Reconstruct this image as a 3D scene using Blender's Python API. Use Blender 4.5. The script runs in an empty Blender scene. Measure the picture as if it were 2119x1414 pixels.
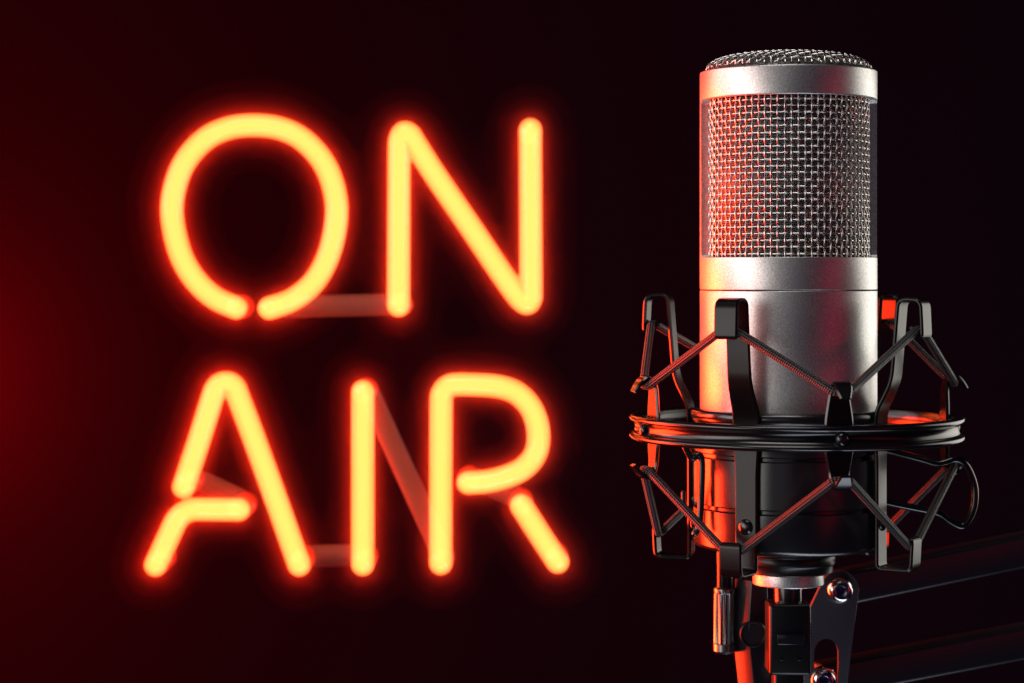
import bpy, bmesh, math, random
from math import sin, cos, pi, radians, sqrt
from mathutils import Vector, Matrix

random.seed(7)
S = bpy.context.scene
COL = S.collection

# ------------------------------------------------------------------ camera
FPX = 4500.0            # focal length in photo pixels (photo is 2119 px wide)
CX, HY = 1059.5, 560.0  # principal column, horizon row
D = 0.657               # metres from the lens to the microphone's axis
K = D / FPX             # metres per photo pixel at the microphone

cd = bpy.data.cameras.new('camera')
cam = bpy.data.objects.new('camera', cd)
COL.objects.link(cam)
cam.rotation_euler = (radians(90), 0, 0)
cd.sensor_width = 36
cd.lens = FPX / 2119 * 36
cd.shift_y = -(707 - HY) / 2119
cd.clip_start, cd.clip_end = 0.02, 50
cd.dof.use_dof = True
cd.dof.focus_distance = D - 0.022
cd.dof.aperture_fstop = 19.0
S.camera = cam

# ------------------------------------------------------------------ world and view
w = bpy.data.worlds.new('World'); S.world = w
w.use_nodes = True
w.node_tree.nodes['Background'].inputs[0].default_value = (0.12, 0.0, 1.0, 1)
w.node_tree.nodes['Background'].inputs[1].default_value = 0.010
S.view_settings.view_transform = 'Standard'
S.view_settings.look = 'None'
S.view_settings.exposure = 0
S.view_settings.gamma = 1
S.view_settings.use_curve_mapping = False
cy = S.cycles
cy.use_denoising = True
cy.max_bounces = 10
cy.transparent_max_bounces = 48
cy.volume_bounces = 1
cy.sample_clamp_indirect = 6

MX = (1631 - CX) * K                      # microphone axis
TARGET = Vector((MX, D, (HY - 640) * K))

def area(name, az, up, dist, wd, ht, rad, target=TARGET, spread=180):
    """Area lamp at azimuth az (0 = towards the camera, + = right) round target; rad = radiance RGB."""
    a = radians(az)
    pos = target + Vector((sin(a) * dist, -cos(a) * dist, up))
    L = bpy.data.lights.new(name, 'AREA')
    L.shape = 'RECTANGLE'; L.size, L.size_y = wd, ht
    m = max(rad)
    L.color = [c / m for c in rad]
    L.spread = radians(spread)
    L.energy = m * pi * wd * ht * (1 if spread == 180 else sin(radians(spread / 2)) ** 2)
    o = bpy.data.objects.new(name, L); COL.objects.link(o)
    o.location = pos
    o.rotation_euler = (target - pos).to_track_quat('-Z', 'Z').to_euler()
    return o

area('softbox_key', -64, 0.05, 0.60, 0.30, 0.80, (1.8, 1.75, 1.66), spread=80)
area('softbox_side', -104, 0.20, 0.62, 0.34, 0.34, (0.8, 0.8, 0.82), spread=80)
area('red_lamp', -114, -0.11, 0.60, 0.44, 0.36, (29, 0.98, 0.20), spread=90)
area('softbox_rim', 122, 0.02, 0.60, 0.34, 0.8, (1.25, 1.2, 1.08), spread=90)
area('red_fill', 52, 0.0, 0.8, 0.24, 0.8, (0.20, 0.006, 0.018), spread=70)
area('front_fill', -16, 0.10, 0.95, 0.4, 0.6, (0.09, 0.085, 0.09), spread=50)
area('softbox_low', 25, -0.50, 0.20, 0.7, 0.16, (1.8, 1.95, 2.25), spread=90)
area('softbox_top', -25, 0.66, 0.36, 0.5, 0.3, (2.4, 2.3, 2.2), spread=80)
# red lamps washing the wall beside and behind the sign
WALL_Y = 1.55
def wall_lamp(x, z, off, size, rad):
    o = area('red_wall_lamp', 180, 0.0, 0.30, size, size, rad)
    o.location = (x, WALL_Y - off, z); o.rotation_euler = (radians(90), 0, 0)
wall_lamp(-0.425, -0.075, 0.11, 0.07, (54, 0.0, 0.2))
wall_lamp(-0.70, -0.08, 0.60, 0.25, (30, 0.0, 0.2))

# ------------------------------------------------------------------ materials
def mat(name):
    m = bpy.data.materials.new(name); m.use_nodes = True
    nt = m.node_tree
    return m, nt, nt.nodes, nt.links, nt.nodes['Principled BSDF']

def metal(name, base, metallic, rough, grain=0.0, scale=1500.0, coat=0.0, spec=0.5, speckle=0.0):
    m, nt, N, L, p = mat(name)
    p.inputs['Base Color'].default_value = (*base, 1)
    p.inputs['Metallic'].default_value = metallic
    p.inputs['Roughness'].default_value = rough
    p.inputs['Coat Weight'].default_value = coat
    p.inputs['Coat Roughness'].default_value = 0.15
    p.inputs['Specular IOR Level'].default_value = spec
    tc = N.new('ShaderNodeTexCoord')
    if grain > 0:
        n = N.new('ShaderNodeTexNoise'); n.inputs['Scale'].default_value = scale
        n.inputs['Detail'].default_value = 3
        L.new(tc.outputs['Object'], n.inputs['Vector'])
        b = N.new('ShaderNodeBump'); b.inputs['Strength'].default_value = grain
        b.inputs['Distance'].default_value = 0.0002
        L.new(n.outputs['Fac'], b.inputs['Height'])
        L.new(b.outputs['Normal'], p.inputs['Normal'])
    if speckle > 0:
        # fine bright and dark grains of the blasted finish
        g = N.new('ShaderNodeTexNoise'); g.inputs['Scale'].default_value = 2300; g.inputs['Detail'].default_value = 2
        L.new(tc.outputs['Object'], g.inputs['Vector'])
        mr = N.new('ShaderNodeMapRange'); mr.inputs['From Min'].default_value = 0.3; mr.inputs['From Max'].default_value = 0.7
        mr.inputs['To Min'].default_value = 1 - speckle / 2; mr.inputs['To Max'].default_value = 1 + speckle / 2
        L.new(g.outputs['Fac'], mr.inputs['Value'])
        vm = N.new('ShaderNodeVectorMath'); vm.operation = 'SCALE'; vm.inputs[0].default_value = base
        L.new(mr.outputs['Result'], vm.inputs['Scale']); L.new(vm.outputs[0], p.inputs['Base Color'])
    # slow roughness wear
    n2 = N.new('ShaderNodeTexNoise'); n2.inputs['Scale'].default_value = 90
    L.new(tc.outputs['Object'], n2.inputs['Vector'])
    r = N.new('ShaderNodeMapRange')
    r.inputs['To Min'].default_value = rough * 0.95
    r.inputs['To Max'].default_value = rough * 1.06
    L.new(n2.outputs['Fac'], r.inputs['Value'])
    L.new(r.outputs['Result'], p.inputs['Roughness'])
    return m

M_SILVER = metal('blasted_silver', (0.62, 0.61, 0.60), 1.0, 0.41, 0.10, 3000, speckle=0.5)
M_FRAME = metal('frame_edge', (0.40, 0.39, 0.40), 1.0, 0.42, 0.2, 2600)
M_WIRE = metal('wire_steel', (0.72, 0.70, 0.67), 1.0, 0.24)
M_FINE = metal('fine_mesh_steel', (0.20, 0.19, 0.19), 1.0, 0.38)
M_BLACK = metal('black_satin_paint', (0.005, 0.0045, 0.005), 0.0, 0.19, 0.02, 2200, spec=0.6)
M_STRAP = metal('black_powder_coat', (0.004, 0.0035, 0.004), 0.0, 0.26, 0.03, 2200, spec=0.28)
M_CUP = metal('black_eggshell_paint', (0.007, 0.006, 0.007), 0.0, 0.24, 0.04, 2200, spec=0.95)
M_GLOSS = metal('black_gloss', (0.010, 0.010, 0.012), 0.0, 0.16, spec=0.7)
M_PLASTIC = metal('black_plastic', (0.004, 0.004, 0.005), 0.0, 0.32, 0.1, 1600, spec=0.4)
M_PLATE = metal('dark_powder_coat', (0.03, 0.03, 0.042), 0.0, 0.45, 0.08, 1500, spec=0.5)
M_CHROME = metal('chrome', (0.80, 0.76, 0.72), 1.0, 0.17)
M_BOOM = metal('boom_paint', (0.007, 0.007, 0.010), 0.0, 0.32, 0.04, 900, spec=0.5)

def braid_mat():
    m, nt, N, L, p = mat('braided_cord')
    uv = N.new('ShaderNodeUVMap')
    sp = N.new('ShaderNodeSeparateXYZ'); L.new(uv.outputs['UV'], sp.inputs[0])
    def math(op, a, b=None):
        n = N.new('ShaderNodeMath'); n.operation = op
        for i, v in enumerate((a, b)):
            if v is None: continue
            if hasattr(v, 'links'): L.new(v, n.inputs[i])
            else: n.inputs[i].default_value = v
        return n.outputs[0]
    # u is metres along the cord, v turns around it
    u = math('MULTIPLY', sp.outputs[0], 2 * pi / 0.0013)
    v = math('MULTIPLY', sp.outputs[1], 2 * pi * 5)
    s1 = math('SINE', math('ADD', u, v)); s2 = math('SINE', math('SUBTRACT', u, v))
    h = math('MULTIPLY', s1, s2)
    b = N.new('ShaderNodeBump'); b.inputs['Strength'].default_value = 1.0
    b.inputs['Distance'].default_value = 0.00035
    L.new(h, b.inputs['Height']); L.new(b.outputs['Normal'], p.inputs['Normal'])
    cr = N.new('ShaderNodeMapRange'); L.new(h, cr.inputs['Value'])
    cr.inputs['From Min'].default_value = -0.1
    mx = N.new('ShaderNodeMix'); mx.data_type = 'RGBA'
    mx.inputs['A'].default_value = (0.002, 0.002, 0.003, 1)
    mx.inputs['B'].default_value = (0.15, 0.145, 0.15, 1)
    L.new(cr.outputs['Result'], mx.inputs['Factor'])
    L.new(mx.outputs['Result'], p.inputs['Base Color'])
    p.inputs['Roughness'].default_value = 0.42
    p.inputs['Specular IOR Level'].default_value = 0.6
    return m
M_CORD = braid_mat()

def neon_mats():
    m, nt, N, L, p = mat('neon_gas_in_glass')
    N.remove(p); out = N['Material Output']
    tr = N.new('ShaderNodeBsdfTransparent'); gl = N.new('ShaderNodeBsdfGlossy')
    gl.inputs['Roughness'].default_value = 0.08
    mx = N.new('ShaderNodeMixShader'); mx.inputs[0].default_value = 0.03
    L.new(tr.outputs[0], mx.inputs[1]); L.new(gl.outputs[0], mx.inputs[2])
    L.new(mx.outputs[0], out.inputs['Surface'])
    e = N.new('ShaderNodeEmission')
    e.inputs['Color'].default_value = (1.0, 0.195, 0.038, 1)
    e.inputs['Strength'].default_value = 455
    L.new(e.outputs[0], out.inputs['Volume'])
    c, nt, N, L, p = mat('neon_discharge')
    N.remove(p); out = N['Material Output']
    e = N.new('ShaderNodeEmission'); e.inputs['Color'].default_value = (1.0, 0.012, 0.002, 1)
    e.inputs['Strength'].default_value = 3.2
    tr = N.new('ShaderNodeBsdfTransparent'); ad = N.new('ShaderNodeAddShader')
    L.new(e.outputs[0], ad.inputs[0]); L.new(tr.outputs[0], ad.inputs[1])
    L.new(ad.outputs[0], out.inputs['Surface'])
    return m, c
M_NEON, M_CORE = neon_mats()

def bloom_mat(name, density):  # thin scatter volume for the added lens-bloom shells
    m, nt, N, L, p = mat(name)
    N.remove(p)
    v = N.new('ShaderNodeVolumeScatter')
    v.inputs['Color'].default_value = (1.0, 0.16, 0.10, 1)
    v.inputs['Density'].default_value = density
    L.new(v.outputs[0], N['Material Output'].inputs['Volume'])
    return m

M_COAT = metal('blockout_paint', (0.085, 0.055, 0.045), 0.0, 0.6, spec=0.2)

def bend_mat():
    m, nt, N, L, p = mat('red_bend_glass')
    p.inputs['Base Color'].default_value = (0.35, 0.03, 0.015, 1)
    p.inputs['Roughness'].default_value = 0.25
    p.inputs['Emission Color'].default_value = (1.0, 0.035, 0.008, 1)
    p.inputs['Emission Strength'].default_value = 0.35
    return m
M_BEND = bend_mat()

def wall_mat():
    m, nt, N, L, p = mat('studio_wall')
    tc = N.new('ShaderNodeTexCoord'); n = N.new('ShaderNodeTexNoise')
    n.inputs['Scale'].default_value = 3; n.inputs['Detail'].default_value = 6
    L.new(tc.outputs['Object'], n.inputs['Vector'])
    r = N.new('ShaderNodeMix'); r.data_type = 'RGBA'
    r.inputs['A'].default_value = (0.015, 0.011, 0.028, 1); r.inputs['B'].default_value = (0.019, 0.014, 0.034, 1)
    L.new(n.outputs['Fac'], r.inputs['Factor']); L.new(r.outputs['Result'], p.inputs['Base Color'])
    p.inputs['Roughness'].default_value = 0.9
    p.inputs['Specular IOR Level'].default_value = 0.1
    return m
M_WALL = wall_mat()

# ------------------------------------------------------------------ helpers
def P(px, py, d=D):
    return Vector(((px - CX) / FPX * d, d, (HY - py) / FPX * d))

def cyl(cx_px, r, az, y):
    """Point at radius r (px), azimuth az (deg, 0 towards camera, + right), row y0, round the axis at cx_px."""
    a = radians(az)
    return Vector(((cx_px - CX) * K + r * K * sin(a), D - r * K * cos(a), (HY - y) * K))

def thing(name, label, cat, loc, group=None):
    o = bpy.data.objects.new(name, None); COL.objects.link(o)
    o.empty_display_size = 0.01
    o.location = loc
    o['label'] = label; o['category'] = cat
    if group: o['group'] = group
    return o

def world_loc(o):
    v = Vector(o.location)
    while o.parent: o = o.parent; v += Vector(o.location)
    return v

def link(name, me, m, parent=None, label=None, smooth=True):
    o = bpy.data.objects.new(name, me); COL.objects.link(o)
    if m: me.materials.append(m)
    if smooth:
        for p in me.polygons: p.use_smooth = True
    if parent is not None:
        me.transform(Matrix.Translation(-world_loc(parent)))
        o.parent = parent
    if label: o['label'] = label
    return o

def from_bm(name, bm, m, parent=None, label=None, smooth=True):
    bmesh.ops.recalc_face_normals(bm, faces=bm.faces)
    me = bpy.data.meshes.new(name); bm.to_mesh(me); bm.free()
    return link(name, me, m, parent, label, smooth)

def autosmooth(o, ang=35):
    me = o.data
    bm = bmesh.new(); bm.from_mesh(me)
    for e in bm.edges:
        if len(e.link_faces) == 2 and e.calc_face_angle(0) > radians(ang): e.smooth = False
    bm.to_mesh(me); bm.free()
    return o

def fillet(pts, r, n=6):
    """Round the inner corners of a polyline of Vectors."""
    out = [pts[0]]
    for i in range(1, len(pts) - 1):
        a, b, c = pts[i - 1], pts[i], pts[i + 1]
        rr = r[i] if isinstance(r, (list, tuple)) else r
        d1, d2 = (a - b), (c - b)
        t = min(rr, d1.length * 0.48, d2.length * 0.48)
        p1, p2 = b + d1.normalized() * t, b + d2.normalized() * t
        for k in range(n + 1):
            s = k / n
            out.append(p1 * (1 - s) ** 2 + b * 2 * s * (1 - s) + p2 * s ** 2)
    out.append(pts[-1])
    return out

def catmull(pts, n=8, closed=False):
    out = []
    m = len(pts)
    for i in range(m if closed else m - 1):
        g = lambda j: pts[j % m] if closed else pts[max(0, min(m - 1, j))]
        p0, p1, p2, p3 = g(i - 1), g(i), g(i + 1), g(i + 2)
        for k in range(n):
            t = k / n
            out.append(0.5 * ((2 * p1) + (p2 - p0) * t + (2 * p0 - 5 * p1 + 4 * p2 - p3) * t * t + (3 * p1 - p0 - 3 * p2 + p3) * t ** 3))
    if not closed: out.append(pts[-1])
    return out

def sweep(bm, pts, r, seg=12, closed=False, caps='round', uv=False):
    """Round tube along pts (Vectors) added to bm."""
    n = len(pts)
    tang = []
    for i in range(n):
        a = pts[(i - 1) % n] if (closed or i > 0) else pts[i]
        b = pts[(i + 1) % n] if (closed or i < n - 1) else pts[i]
        tang.append((b - a).normalized())
    t0 = tang[0]
    ref = Vector((0, 0, 1)) if abs(t0.z) < 0.9 else Vector((1, 0, 0))
    u = (ref - t0 * ref.dot(t0)).normalized()
    frames = []
    for t in tang:
        u = (u - t * u.dot(t)).normalized()
        frames.append((u.copy(), t.cross(u)))
    rings = []
    def ring(c, f, rad):
        return [bm.verts.new(c + (f[0] * cos(2 * pi * k / seg) + f[1] * sin(2 * pi * k / seg)) * rad) for k in range(seg)]
    rad = (lambda i: r[i]) if isinstance(r, (list, tuple)) else (lambda i: r)
    if not closed and caps == 'round':
        for a in (80, 60, 40, 20):
            rings.append(ring(pts[0] - tang[0] * rad(0) * sin(radians(a)), frames[0], rad(0) * cos(radians(a))))
    for i in range(n): rings.append(ring(pts[i], frames[i], rad(i)))
    if not closed and caps == 'round':
        for a in (20, 40, 60, 80):
            rings.append(ring(pts[-1] + tang[-1] * rad(n - 1) * sin(radians(a)), frames[-1], rad(n - 1) * cos(radians(a))))
    L = bm.loops.layers.uv.verify() if uv else None
    s = 0.0
    m = len(rings)
    for i in range(m if closed else m - 1):
        A, B = rings[i], rings[(i + 1) % m]
        ca = sum((v.co for v in A), Vector()) / seg; cb = sum((v.co for v in B), Vector()) / seg
        ds = (cb - ca).length
        for k in range(seg):
            k2 = (k + 1) % seg
            f = bm.faces.new((A[k], A[k2], B[k2], B[k]))
            if uv:
                for lp, (uu, vv) in zip(f.loops, ((s, k), (s, k + 1), (s + ds, k + 1), (s + ds, k))):
                    lp[L].uv = (uu, vv / seg)
        s += ds
    if not closed:
        bm.faces.new(rings[0][::-1]); bm.faces.new(rings[-1])

def lathe(bm, cx_px, prof, seg=96, dy=0.0, closed=True):
    """Revolve prof [(r_px, y0)] round a vertical axis."""
    rows = []
    for r, y in prof:
        rows.append([bm.verts.new(cyl(cx_px, r, 360 * k / seg, y) + Vector((0, dy, 0))) for k in range(seg)] if r > 1e-6
                    else [bm.verts.new(cyl(cx_px, 0, 0, y) + Vector((0, dy, 0)))])
    pairs = list(zip(rows, rows[1:]))
    if closed: pairs.append((rows[-1], rows[0]))
    for A, B in pairs:
        if len(A) == 1 and len(B) == 1: continue
        for k in range(seg):
            k2 = (k + 1) % seg
            if len(A) == 1: bm.faces.new((A[0], B[k], B[k2]))
            elif len(B) == 1: bm.faces.new((A[k], A[k2], B[0]))
            else: bm.faces.new((A[k], A[k2], B[k2], B[k]))

def round_profile(pts, r, n=4, closed=True):
    """Round corners of a closed (r, y) profile."""
    v = [Vector((a, b, 0)) for a, b in pts]
    m = len(v); out = []
    for i in range(m):
        a, b, c = v[i - 1], v[i], v[(i + 1) % m]
        d1, d2 = a - b, c - b
        t = min(r, d1.length * 0.45, d2.length * 0.45)
        p1, p2 = b + d1.normalized() * t, b + d2.normalized() * t
        for k in range(n + 1):
            s = k / n
            q = p1 * (1 - s) ** 2 + b * 2 * s * (1 - s) + p2 * s * s
            out.append((q.x, q.y))
    return out

def strap(bm, cx_px, path, az, thick, lean=0.0):
    """Flat band: path = [(r, y0, width)], swept in the radial plane at azimuth az, its width tangential."""
    n = len(path)
    a = radians(az)
    tv = Vector((cos(a), sin(a), 0))
    rv = Vector((sin(a), -cos(a), 0))
    rings = []
    for i in range(n):
        r, y, wd = path[i]
        p, q = path[max(0, i - 1)], path[min(n - 1, i + 1)]
        t = Vector((q[0] - p[0], -(q[1] - p[1]), 0)).normalized()
        nr, nz = -t.y, t.x                     # normal in (radial, up)
        c = cyl(cx_px, r, az, y)
        nv = rv * nr + Vector((0, 0, 1)) * nz
        h, b = wd / 2 * K, thick / 2 * K
        bv = min(b * 0.75, h * 0.5)
        sec = [(-h + bv, -b), (h - bv, -b), (h, -b + bv), (h, b - bv), (h - bv, b), (-h + bv, b), (-h, b - bv), (-h, -b + bv)]
        rings.append([bm.verts.new(c + tv * s + nv * d) for s, d in sec])
    for A, B in zip(rings, rings[1:]):
        for k in range(8):
            bm.faces.new((A[k], A[(k + 1) % 8], B[(k + 1) % 8], B[k]))
    bm.faces.new(rings[0][::-1]); bm.faces.new(rings[-1])

def fillet3(path, r, n=5):
    """Fillet an (r, y, w) path."""
    f = fillet([Vector(p) for p in path], r, n)
    return [(v.x, v.y, v.z) for v in f]

def prism(bm, outline, y0, y1, bevel=0.0):
    """Extrude an (x, z) outline in depth from y0 to y1."""
    A = [bm.verts.new((x, y0, z)) for x, z in outline]
    B = [bm.verts.new((x, y1, z)) for x, z in outline]
    n = len(A)
    fs = [bm.faces.new(A), bm.faces.new(B[::-1])]
    for i in range(n):
        bm.faces.new((A[i], B[i], B[(i + 1) % n], A[(i + 1) % n]))
    if bevel:
        es = [e for f in fs for e in f.edges]
        bmesh.ops.bevel(bm, geom=es, offset=bevel, segments=2, profile=0.5, affect='EDGES')

def box(bm, c, size, bevel=0.0, rot=None, seg=2):
    g = bmesh.ops.create_cube(bm, size=1.0)
    vs = g['verts']
    bmesh.ops.scale(bm, vec=size, verts=vs)
    if bevel:
        es = list({e for v in vs for e in v.link_edges})
        r = bmesh.ops.bevel(bm, geom=es, offset=bevel, segments=seg, profile=0.5, affect='EDGES')
        vs = list({v for v in r['verts']} | {v for v in vs if v.is_valid})
    if rot is not None: bmesh.ops.rotate(bm, cent=(0, 0, 0), matrix=rot, verts=vs)
    bmesh.ops.translate(bm, vec=c, verts=vs)

def remesh(o, voxel):
    md = o.modifiers.new('union', 'REMESH'); md.mode = 'VOXEL'; md.voxel_size = voxel
    sm = o.modifiers.new('relax', 'SMOOTH'); sm.iterations = 6; sm.factor = 0.5
    dg = bpy.context.evaluated_depsgraph_get(); dg.update()
    me = bpy.data.meshes.new_from_object(o.evaluated_get(dg), depsgraph=dg)
    o.modifiers.clear()
    old = o.data; o.data = me; bpy.data.meshes.remove(old)
    for p in me.polygons: p.use_smooth = True

# ================================================================== wall
bm = bmesh.new()
vs = [bm.verts.new(v) for v in ((-4, WALL_Y, -3), (4, WALL_Y, -3), (4, WALL_Y, 3), (-4, WALL_Y, 3))]
bm.faces.new(vs)
wall = from_bm('wall', bm, M_WALL, smooth=False)
wall['kind'] = 'structure'

# ================================================================== neon sign
SD = 0.857                       # depth of the letters
BD = SD * 1.030                  # depth of the painted-out connecting tubes
TR = 25.0 * SD / FPX
V2 = lambda L: [Vector((x, y, 0)) for x, y in L]
def sp(path, d=SD): return [P(v.x, v.y, d) for v in path]

O_ = catmull(V2([(488, 637), (443, 616), (402, 577), (372, 522), (356, 447), (362, 387), (384, 333), (424, 289), (471, 266), (524, 259.5),
                 (579, 266), (626, 289), (667, 333), (690, 387), (696.5, 447), (682, 522), (651, 582), (606, 620), (557, 638)]), 6)
N_ = fillet(V2([(824.5, 632), (826, 268), (838, 259), (852, 280), (1085, 633), (1092, 640), (1099, 622), (1097.5, 269)]), [0, 16, 12, 12, 16, 10, 14, 0], 6)
N_ = catmull(V2([(824.5, 632), (825, 520), (825.5, 400), (826, 310), (828, 288), (836, 275), (848, 280), (858, 296), (900, 362), (968, 462), (1035, 562), (1066, 606),
                 (1080, 622), (1091, 628), (1098, 618), (1099, 600), (1098.5, 500), (1098, 400), (1097.5, 269)]), 6)
A1 = catmull(V2([(380, 1008), (412, 911), (440, 822), (448, 803), (457, 795), (467, 793), (477, 795), (486, 804), (494, 824), (525, 906), (572, 1036), (619, 1169)]), 6)
A2 = fillet(V2([(494, 1055), (375, 1053.5), (322, 1169.5)]), 36, 10)
I_ = V2([(750.8, 811), (750.8, 990), (750.6, 1168)])
R1 = catmull(V2([(912, 1166), (912, 1050), (912.5, 930), (913, 832), (916, 813), (926, 801), (943, 796), (985, 796.5), (1030, 800), (1068, 813), (1097, 842), (1112, 880),
                 (1113.5, 918), (1103, 948), (1078, 973), (1040, 989), (1004, 997), (969, 999.5)]), 6)
R2 = V2([(1079, 1047), (1116, 1105), (1153.8, 1163)])

sign = thing('neon_sign', 'glowing yellow-orange neon sign reading ON AIR in two lines with dim brown connecting tubes', 'neon sign', P(740, 1200, SD))
LETTERS = [('letter O open at the bottom', [O_]), ('letter N', [N_]), ('letter A made of two tubes', [A1, A2]), ('letter I', [I_]), ('letter R made of two tubes', [R1, R2])]
for lab, paths in LETTERS:
    bm = bmesh.new()
    for p in paths: sweep(bm, sp(p), TR, 20)
    o = from_bm('neon_letter', bm, M_NEON, sign, 'glowing ' + lab)
    remesh(o, 0.00045)
    bm = bmesh.new()
    for p in paths: sweep(bm, sp(p), TR * 0.55, 10)
    from_bm('discharge', bm, M_CORE, o)
# added red-tinted shells imitating lens bloom: scattering only, lit by the tubes themselves
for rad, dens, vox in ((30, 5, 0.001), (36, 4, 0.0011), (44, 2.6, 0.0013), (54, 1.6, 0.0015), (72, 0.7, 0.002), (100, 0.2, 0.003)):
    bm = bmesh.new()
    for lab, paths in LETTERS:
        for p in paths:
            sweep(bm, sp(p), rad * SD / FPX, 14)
    o = from_bm('bloom_shell', bm, bloom_mat('bloom_%d' % rad, dens), sign)
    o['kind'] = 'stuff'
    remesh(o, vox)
# painted-out tubes that carry the gas behind from letter to letter
def back(v, d=BD):
    """The letter-end v straight back in space, as seen at depth d (photo px)."""
    return P(v[0], v[1], SD) * 1.0 + Vector((0, d - SD, 0))
def blockout(a, b=None, far=None):
    pa = P(a[0], a[1], SD) + Vector((0, TR * 2.0, 0)); qa = back(a)
    if b is not None:
        qb = back(b); pb = P(b[0], b[1], SD) + Vector((0, TR * 2.0, 0))
        pts = fillet([pa, qa, qb, pb], 0.008, 8)
    else:
        pts = [pa, qa]
    if b is not None:
        bm = bmesh.new(); sweep(bm, pts, TR * 0.93, 16)
        from_bm('connecting_tube', bm, M_COAT, sign)
    # the red glass of the bend itself, just behind each lit end
    for e in ((a, b) if b is not None else (a,)):
        p = P(e[0], e[1], SD)
        bm = bmesh.new(); sweep(bm, [p + Vector((0, TR * 1.1, 0)), p + Vector((0, (BD - SD) * 0.9, 0))], TR * 1.0, 20, caps='flat')
        from_bm('return_bend', bm, M_BEND, sign)
blockout((557, 638), (824.5, 632))
blockout((619, 1169), (750.6, 1166))
blockout((750.8, 813), (912, 1166))
blockout((383, 1003), (494, 1055))
blockout((969, 999.5), (1079, 1047))
for e in ((488, 637), (1097.5, 271), (322, 1169), (1153.8, 1163)): blockout(e)

# ================================================================== microphone
MC = 1631
mic = thing('microphone', 'silver side-address studio microphone with wire mesh head, held upright in a black shock mount', 'microphone', cyl(MC, 0, 0, 1210))
Rb = 182
# head housing: top collar, bottom collar and the two side pillars as one shell
bm = bmesh.new()
lathe(bm, MC, round_profile([(Rb, 150), (Rb, 209), (166, 209), (166, 150)], 3.0), 128)
lathe(bm, MC, round_profile([(Rb, 533), (Rb, 599.4), (150, 599.4), (150, 533)], 1.6), 128)
for side in (90, -90):
    rows = []
    ys = [207 + (536 - 207) * i / 40 for i in range(41)]
    for y in ys:
        e = min(y - 207, 536 - y)
        half = 4.3 + (0 if e > 14 else 4.0 * (1 - sqrt(max(0, 1 - ((14 - e) / 14) ** 2))))
        rows.append([bm.verts.new(cyl(MC, r, side + s * half, y)) for r, s in ((Rb, -1), (Rb, -.5), (Rb, 0), (Rb, .5), (Rb, 1), (165, 1), (165, 0), (165, -1))])
    for A, B in zip(rows, rows[1:]):
        for k in range(8): bm.faces.new((A[k], A[(k + 1) % 8], B[(k + 1) % 8], B[k]))
    bm.faces.new(rows[0][::-1]); bm.faces.new(rows[-1])
autosmooth(from_bm('head_housing', bm, M_SILVER, mic), 40)
bm = bmesh.new()
lathe(bm, MC, round_profile([(Rb, 601.2), (Rb, 848), (140, 848), (140, 601.2)], 1.4), 128)
autosmooth(from_bm('lower_body', bm, M_SILVER, mic), 40)

# coarse woven grille in the windows
def woven_cylinder(name, R, y0, y1, nv, nh, amp, rw, m, seg, par):
    bm = bmesh.new()
    sub = 4
    dy = (y1 - y0) / nh
    jit = [random.gauss(0, 0.035) for i in range(nv)]
    for i in range(nv):
        pts = []
        for j in range((nh) * sub + 1):
            t = j / sub
            pts.append(cyl(MC, R + amp * cos(pi * (t + i)), 360 * (i + jit[i]) / nv, y0 + dy * (t)))
        sweep(bm, pts, rw * K, seg, caps='flat')
    for j in range(nh + 1):
        pts = []
        for k in range(nv * sub):
            t = k / sub
            pts.append(cyl(MC, R - amp * cos(pi * (t + j)), 360 * t / nv, y0 + dy * (j + jit[j])))
        sweep(bm, pts, rw * K, seg, closed=True)
    return from_bm(name, bm, m, par)
woven_cylinder('grille', 163.5, 203, 540, 76, 25, 1.65, 2.0, M_WIRE, 6, mic)
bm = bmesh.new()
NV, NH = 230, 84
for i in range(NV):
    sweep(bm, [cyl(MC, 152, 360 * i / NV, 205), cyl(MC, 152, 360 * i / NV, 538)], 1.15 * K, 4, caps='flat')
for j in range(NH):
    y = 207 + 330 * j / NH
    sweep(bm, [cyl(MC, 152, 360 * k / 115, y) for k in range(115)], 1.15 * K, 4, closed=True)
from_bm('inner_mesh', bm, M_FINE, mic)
# capsule behind the mesh
bm = bmesh.new()
for rr, d0, d1 in ((88, -22, 22),):
    g = bmesh.ops.create_cone(bm, cap_ends=True, segments=48, radius1=rr * K, radius2=rr * K, depth=44 * K,
                              matrix=Matrix.Translation(cyl(MC, 0, 0, 350)) @ Matrix.Rotation(pi / 2, 4, 'X'))
lathe(bm, MC, [(0, 440), (40, 440), (40, 540), (0, 540)], 32, closed=False)
autosmooth(from_bm('capsule', bm, M_GLOSS, mic))
# woven dome on top
def dome_z(r):
    q = min(1.0, r / 168.0)
    return 38 * (1 - q ** 2.7) ** (1 / 2.7)
bm = bmesh.new()
pitch = 13.4
for ax in (0, 1):
    for i in range(-13, 14):
        c = (i + 0.5 * 0) * pitch
        if abs(c) > 164: continue
        half = sqrt(167.5 ** 2 - c * c)
        n = max(6, int(half * 2 / (pitch / 4)))
        pts = []
        for k in range(n + 1):
            # spread samples evenly along the arc near the shoulder
            s = -half * cos(pi * k / n)
            ph = pi * (s / pitch + i)
            u, v = (s, c) if ax else (c, s)
            r = sqrt(u * u + v * v)
            off = (1 if ax else -1) * 2.2 * cos(ph)
            h = dome_z(r)
            sl = min(1.0, (r / 168) ** 3)
            rr = (1 + off * sl / max(r, 1))
            a = Vector(((MC - CX) * K + u * rr * K, D + v * rr * K, (HY - 150 + h + off * (1 - sl * 0.7)) * K))
            pts.append(a)
        sweep(bm, pts, 2.35 * K, 6, caps='flat')
from_bm('top_grille', bm, M_WIRE, mic)
bm = bmesh.new()
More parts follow.
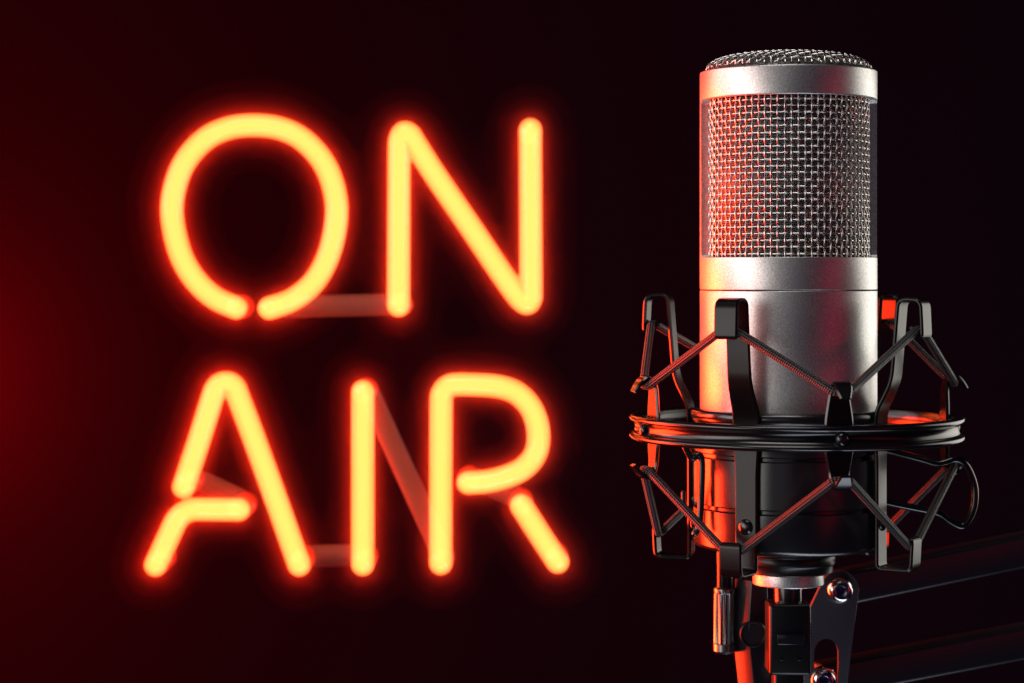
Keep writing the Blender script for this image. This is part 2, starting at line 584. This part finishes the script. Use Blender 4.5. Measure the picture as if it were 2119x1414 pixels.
lathe(bm, MC, [(165.5, 158)] + [(168 * sin(t * pi / 2 / 10) * 0.965, 158 - dome_z(168 * sin(t * pi / 2 / 10)) * 0.86) for t in range(10, -1, -1)], 64, closed=False)
from_bm('top_lining', bm, metal('lining_steel', (0.24, 0.235, 0.23), 1.0, 0.5, speckle=0.8), mic)
# threaded tail, silver end ring
bm = bmesh.new()
prof = [(60, 1128)]
y = 1130
while y < 1165:
    prof += [(95.6, y), (96.4, y + 1.2), (96.4, y + 15), (95.6, y + 16.2)]
    y += 17.5
prof += [(92, 1168), (92, 1180), (88, 1183), (60, 1183)]
lathe(bm, MC, prof, 96)
autosmooth(from_bm('threaded_tail', bm, M_PLASTIC, mic), 50)
bm = bmesh.new()
lathe(bm, MC, round_profile([(73, 1183), (73, 1209), (20, 1209), (20, 1183)], 3), 96)
autosmooth(from_bm('end_ring', bm, M_SILVER, mic, 'bare silver ring below the black thread'), 40)

# ================================================================== cable plug under the microphone
plug = thing('cable_plug', 'black rectangular cable plug hanging under the silver microphone', 'cable plug', cyl(MC, 0, 0, 1414))
bm = bmesh.new()
box(bm, cyl(MC - 1, 0, 0, 1318), (86 * K, 84 * K, 146 * K), 7 * K, seg=3)
box(bm, cyl(MC - 1, 0, 0, 1440), (62 * K, 60 * K, 130 * K), 6 * K, seg=3)
autosmooth(from_bm('plug_body', bm, M_PLASTIC, plug))
bm = bmesh.new()
lathe(bm, MC - 1, round_profile([(29, 1208), (29, 1250), (10, 1250), (10, 1208)], 2), 40)
autosmooth(from_bm('plug_neck', bm, M_GLOSS, plug))
bm = bmesh.new()
box(bm, cyl(MC, 44, 0, 1316), (56 * K, 6 * K, 22 * K), 2 * K)
autosmooth(from_bm('release_latch', bm, M_GLOSS, plug))
bm = bmesh.new()
for i in range(6):
    box(bm, cyl(MC - 1, 0, 0, 1286 + i * 6.5) + Vector((43 * K, -30 * K, 0)), (4 * K, 16 * K, 3.4 * K), 1 * K)
for dx in (-18, 19):
    box(bm, cyl(MC + dx, 43, 0, 1358), (8 * K, 3 * K, 3 * K), 0.8 * K)
autosmooth(from_bm('grip_ridges', bm, M_GLOSS, plug))

# ================================================================== shock mount
SC = 1641
mount = thing('shock_mount', 'black spider shock mount with zigzag elastic cords round the silver microphone', 'shock mount', cyl(SC, 0, 0, 1190))
# outer ring with a groove between two rims
bm = bmesh.new()
prof = [(317, 862), (322, 858.5), (334, 857), (341, 859.5), (343.5, 863.5), (342, 868), (336, 871.5), (332.5, 877), (331.5, 883), (332.5, 889), (336, 894.5), (342, 897.5),
        (343.5, 902), (341, 906), (334, 908.5), (322, 907), (317, 903)]
lathe(bm, SC + 5, prof, 160)
from_bm('outer_ring', bm, M_BLACK, mount)
# holder cup gripping the lower body
bm = bmesh.new()
prof = [(183, 846), (190, 844.5), (197, 846), (201, 851), (201, 862), (198, 868), (194, 872), (194, 931), (189, 934), (189, 940), (195, 943), (195, 1036), (190, 1039), (190, 1045), (196, 1048),
        (196, 1118), (193, 1126), (186, 1129), (60, 1129), (60, 1120), (183, 1110)]
lathe(bm, MC, prof, 128)
autosmooth(from_bm('holder_cup', bm, M_CUP, mount), 50)

ARM_AZ = (-31, 58, 126, 254)
PETAL_AZ = (8, 93, 190, 287)
for i, az in enumerate(ARM_AZ):
    up = -6 if az > 100 else 0
    path = [(272, 674 + up, 30), (286, 688 + up, 40), (300, 691 + up, 50), (300, 682 + up, 50), (297, 619 + up, 50), (250, 617 + up, 50), (243, 700, 50), (236, 782, 52),
            (204, 846, 60), (204, 890, 58), (204, 960, 48), (204, 1153, 48), (209, 1160, 48), (276, 1160, 48), (279, 1100, 48), (272, 1097, 40), (258, 1110, 26)]
    rs = [0, 5, 5, 5, 17, 17, 20, 22, 18, 10, 20, 14, 8, 15, 6, 5, 0]
    f = fillet([Vector(p) for p in path], rs, 5)
    bm = bmesh.new()
    strap(bm, MC, [(v.x, v.y, v.z) for v in f], az, 8.5)
    arm = autosmooth(from_bm('cradle_arm', bm, M_STRAP, mount), 38)
    bm = bmesh.new()
    c = cyl(MC, 208, az, 1070)
    a = radians(az)
    g = bmesh.ops.create_uvsphere(bm, u_segments=24, v_segments=12, radius=16 * K,
                                  matrix=Matrix.Translation(c) @ Matrix.Rotation(a, 4, 'Z') @ Matrix.Diagonal((1, 0.55, 1, 1)))
    from_bm('rivet', bm, M_BLACK, arm)
for az in PETAL_AZ:
    path = [(357, 805, 22), (345, 788, 34), (331, 777, 38), (319, 784, 40), (313.5, 800, 42), (313, 838, 54), (312.5, 862, 58), (312.5, 905, 58), (313, 925, 52), (313.5, 952, 42),
            (319, 971, 40), (331, 979, 38), (345, 969, 34), (358, 953, 22)]
    f = catmull([Vector(p) for p in path], 4)
    bm = bmesh.new()
    strap(bm, SC + 5, [(v.x, v.y, v.z) for v in f], az, 8)
    pt = autosmooth(from_bm('ring_arm', bm, M_BLACK, mount), 38)
    bm = bmesh.new()
    bmesh.ops.create_uvsphere(bm, u_segments=20, v_segments=10, radius=13 * K,
                              matrix=Matrix.Translation(cyl(SC + 5, 334, az, 884)) @ Matrix.Rotation(radians(az), 4, 'Z') @ Matrix.Diagonal((1, 0.8, 1.15, 1)))
    from_bm('ring_bolt', bm, M_BLACK, pt)
# elastic cords
def cord(y_in, y_out, r_in, r_out, up):
    pts = []
    for i, az in enumerate(ARM_AZ):
        yi = y_in + (up if az > 100 else 0)
        dg = 3.4
        pts += [cyl(MC, r_in, az - dg, yi), cyl(MC, r_in, az + dg, yi)]
        pa = PETAL_AZ[i]; dp = 2.8
        pts += [cyl(SC + 5, r_out, pa - dp, y_out), cyl(SC + 5, r_out, pa + dp, y_out)]
    n = len(pts); out = []
    for i in range(n):
        a, b, c = pts[i - 1], pts[i], pts[(i + 1) % n]
        t = 6 * K
        p1 = b + (a - b).normalized() * t; p2 = b + (c - b).normalized() * t
        for k in range(4):
            s = k / 3
            out.append(p1 * (1 - s) ** 2 + b * 2 * s * (1 - s) + p2 * s * s)
        q = c + (b - c).normalized() * t
        m = max(1, int((q - p2).length / (12 * K)))
        for k in range(1, m): out.append(p2.lerp(q, k / m))
    bm = bmesh.new()
    sweep(bm, out, 8.6 * K, 16, closed=True, uv=True)
    return from_bm('elastic_cord', bm, M_CORD, mount)
cord(679, 793, 287, 330, -6)['label'] = 'upper braided elastic cord'
cord(1112, 964, 272, 330, 0)['label'] = 'lower braided elastic cord'
# wire lever on the cup's flank, and the spring clip opposite it
bm = bmesh.new()
dd = D - 20 * K
pts = [P(x, y, dd) for x, y in ((1806, 926), (1850, 936), (1900, 949), (1935, 959), (1955, 957), (1975, 951), (1993, 958), (2007, 978), (2017, 1010), (2016, 1045), (2006, 1072),
                                (1990, 1089), (1967, 1080), (1948, 1066), (1930, 1059), (1900, 1053), (1860, 1045), (1812, 1034))]
sweep(bm, catmull(pts, 6), 7.4 * K, 14)
from_bm('wire_lever', bm, M_BLACK, mount)
bm = bmesh.new()
pts = [P(x, y, D - 95 * K) for x, y in ((1418, 925), (1432, 948), (1444, 942), (1452, 952), (1452, 1000), (1450, 1050), (1446, 1090), (1438, 1104))]
sweep(bm, catmull(pts, 6), 7 * K, 12)
pts = [P(x, y, D - 60 * K) for x, y in ((1414, 1020), (1416, 1048), (1428, 1056), (1434, 1090))]
sweep(bm, catmull(pts, 6), 5 * K, 10)
from_bm('spring_clip', bm, M_GLOSS, mount)

# ================================================================== boom arm behind and below
boom = thing('boom_arm', 'black parallel-tube boom arm with chrome bolts and pivot plates below the shock mount', 'boom arm', P(1900, 1414, D + 0.05))
def X(px, d): return (px - CX) / FPX * d
def Z(py, d): return (HY - py) / FPX * d
for (x0, yt0, yb0, x1, yt1, yb1) in ((1700, 1188, 1259, 2300, 1062, 1137), (1690, 1370, 1446, 2300, 1257, 1326)):
    d0, d1 = D + 0.035, D + 0.065
    A = P(x0, (yt0 + yb0) / 2, d0); B = P(x1, (yt1 + yb1) / 2, d1)
    ax = (B - A).normalized()
    upv = Vector((0, 0, 1)); side = ax.cross(upv).normalized(); upv = side.cross(ax)
    rot = Matrix((ax, -side, upv)).transposed()
    bm = bmesh.new()
    box(bm, (A + B) / 2, ((B - A).length, 60 * K, 76 * K), 11 * K, rot=rot, seg=4)
    autosmooth(from_bm('arm_tube', bm, M_BOOM, boom), 60)
# right pivot plate with an arched cut-out
d = D + 0.022
def arc(cx, cyy, r, a0, a1, n): return [(cx + r * cos(radians(a0 + (a1 - a0) * k / n)), cyy + r * sin(radians(a0 + (a1 - a0) * k / n))) for k in range(n + 1)]
outl = arc(1738, 1222, 40, 185, 358, 18) + [(1760, 1360), (1750, 1460), (1734, 1460)] + arc(1710, 1345, 25, 0, -180, 14) + [(1684, 1460), (1660, 1460), (1660, 1290)]
bm = bmesh.new()
prism(bm, [(X(x, d), Z(y, d)) for x, y in outl], d, d + 18 * K, 2.2 * K)
autosmooth(from_bm('pivot_plate', bm, M_PLATE, boom), 40)
# left pivot plate, turned so its lit edge shows
bm = bmesh.new()
outl = [(-24, 95), (24, 95), (24, -20), (30, -60), (34, -190), (-8, -190), (-26, -60), (-32, 0)]
prism(bm, [(x * K, z * K) for x, z in outl], -26 * K, 26 * K, 3 * K)
bmesh.ops.rotate(bm, cent=(0, 0, 0), matrix=Matrix.Rotation(radians(38), 3, 'Z'), verts=bm.verts)
bmesh.ops.translate(bm, vec=P(1555, 1290, d), verts=bm.verts)
autosmooth(from_bm('pivot_plate', bm, M_BOOM, boom), 40)
def bolt(px, py, dep, r, m, name='bolt', hexed=True):
    bm = bmesh.new()
    c = P(px, py, dep)
    prof = [(0, 4), (0.80, 4), (0.85, 6.5), (0.93, 6.5), (1.0, 3), (1.0, -8), (0, -8)]
    if hexed: prof = [(0, 8), (0.34, 8), (0.38, 17), (0.50, 18), (0.66, 16), (0.80, 12), (0.92, 6), (1.0, -2), (1.0, -8), (0, -8)]
    seg = 40; rows = []
    for q, h in prof:
        h *= r / 28
        rows.append([bm.verts.new(c + Vector((q * r * K * cos(2 * pi * k / seg), -h * K, q * r * K * sin(2 * pi * k / seg)))) for k in range(seg)] if q else [bm.verts.new(c + Vector((0, -h * K, 0)))])
    for A, B in zip(rows, rows[1:]):
        for k in range(seg):
            k2 = (k + 1) % seg
            if len(A) == 1: bm.faces.new((A[0], B[k], B[k2]))
            elif len(B) == 1: bm.faces.new((A[k], A[k2], B[0]))
            else: bm.faces.new((A[k], A[k2], B[k2], B[k]))
    return autosmooth(from_bm(name, bm, m, boom), 50)
bolt(1738, 1222, d - 2 * K, 30, M_CHROME)
bolt(1704, 1408, d - 2 * K, 30, M_CHROME)
bolt(1558, 1312, d - 34 * K, 29, M_BOOM, 'cap_screw', False)
# fluted chrome barrel on its black rod
bm = bmesh.new()
bc = Vector((X(1499, d), d, 0))
seg = 72; rows = []
for y, rr, fl in ((1214, 18, 0), (1218, 23, 0), (1226, 23, 0), (1228, 21, 1), (1330, 21, 1), (1332, 24, 0), (1346, 24, 0), (1352, 18, 0)):
    rows.append([bm.verts.new(bc + Vector(((rr + fl * 1.6 * cos(k * 2 * pi / 6)) * K * cos(2 * pi * k / seg), (rr + fl * 1.6 * cos(k * 2 * pi / 6)) * K * sin(2 * pi * k / seg), Z(y, d)))) for k in range(seg)])
for A, B in zip(rows, rows[1:]):
    for k in range(seg): bm.faces.new((A[k], A[(k + 1) % seg], B[(k + 1) % seg], B[k]))
bm.faces.new(rows[0][::-1]); bm.faces.new(rows[-1])
autosmooth(from_bm('fluted_knob', bm, metal('dull_chrome', (0.45, 0.42, 0.40), 1.0, 0.25), boom), 40)
bm = bmesh.new()
sweep(bm, [bc + Vector((0, 0, Z(1090, d))), bc + Vector((0, 0, Z(1216, d)))], 17 * K, 24)
from_bm('pivot_rod', bm, M_BLACK, boom)
bm = bmesh.new()
c = P(1520, 1300, d + 20 * K)
bmesh.ops.create_cone(bm, cap_ends=True, segments=40, radius1=27 * K, radius2=27 * K, depth=26 * K, matrix=Matrix.Translation(c) @ Matrix.Rotation(pi / 2, 4, 'X'))
bmesh.ops.bevel(bm, geom=[e for e in bm.edges if len(e.link_faces) == 2 and e.calc_face_angle(0) > 0.8], offset=3 * K, segments=2, affect='EDGES')
autosmooth(from_bm('tension_knob', bm, M_BOOM, boom), 50)
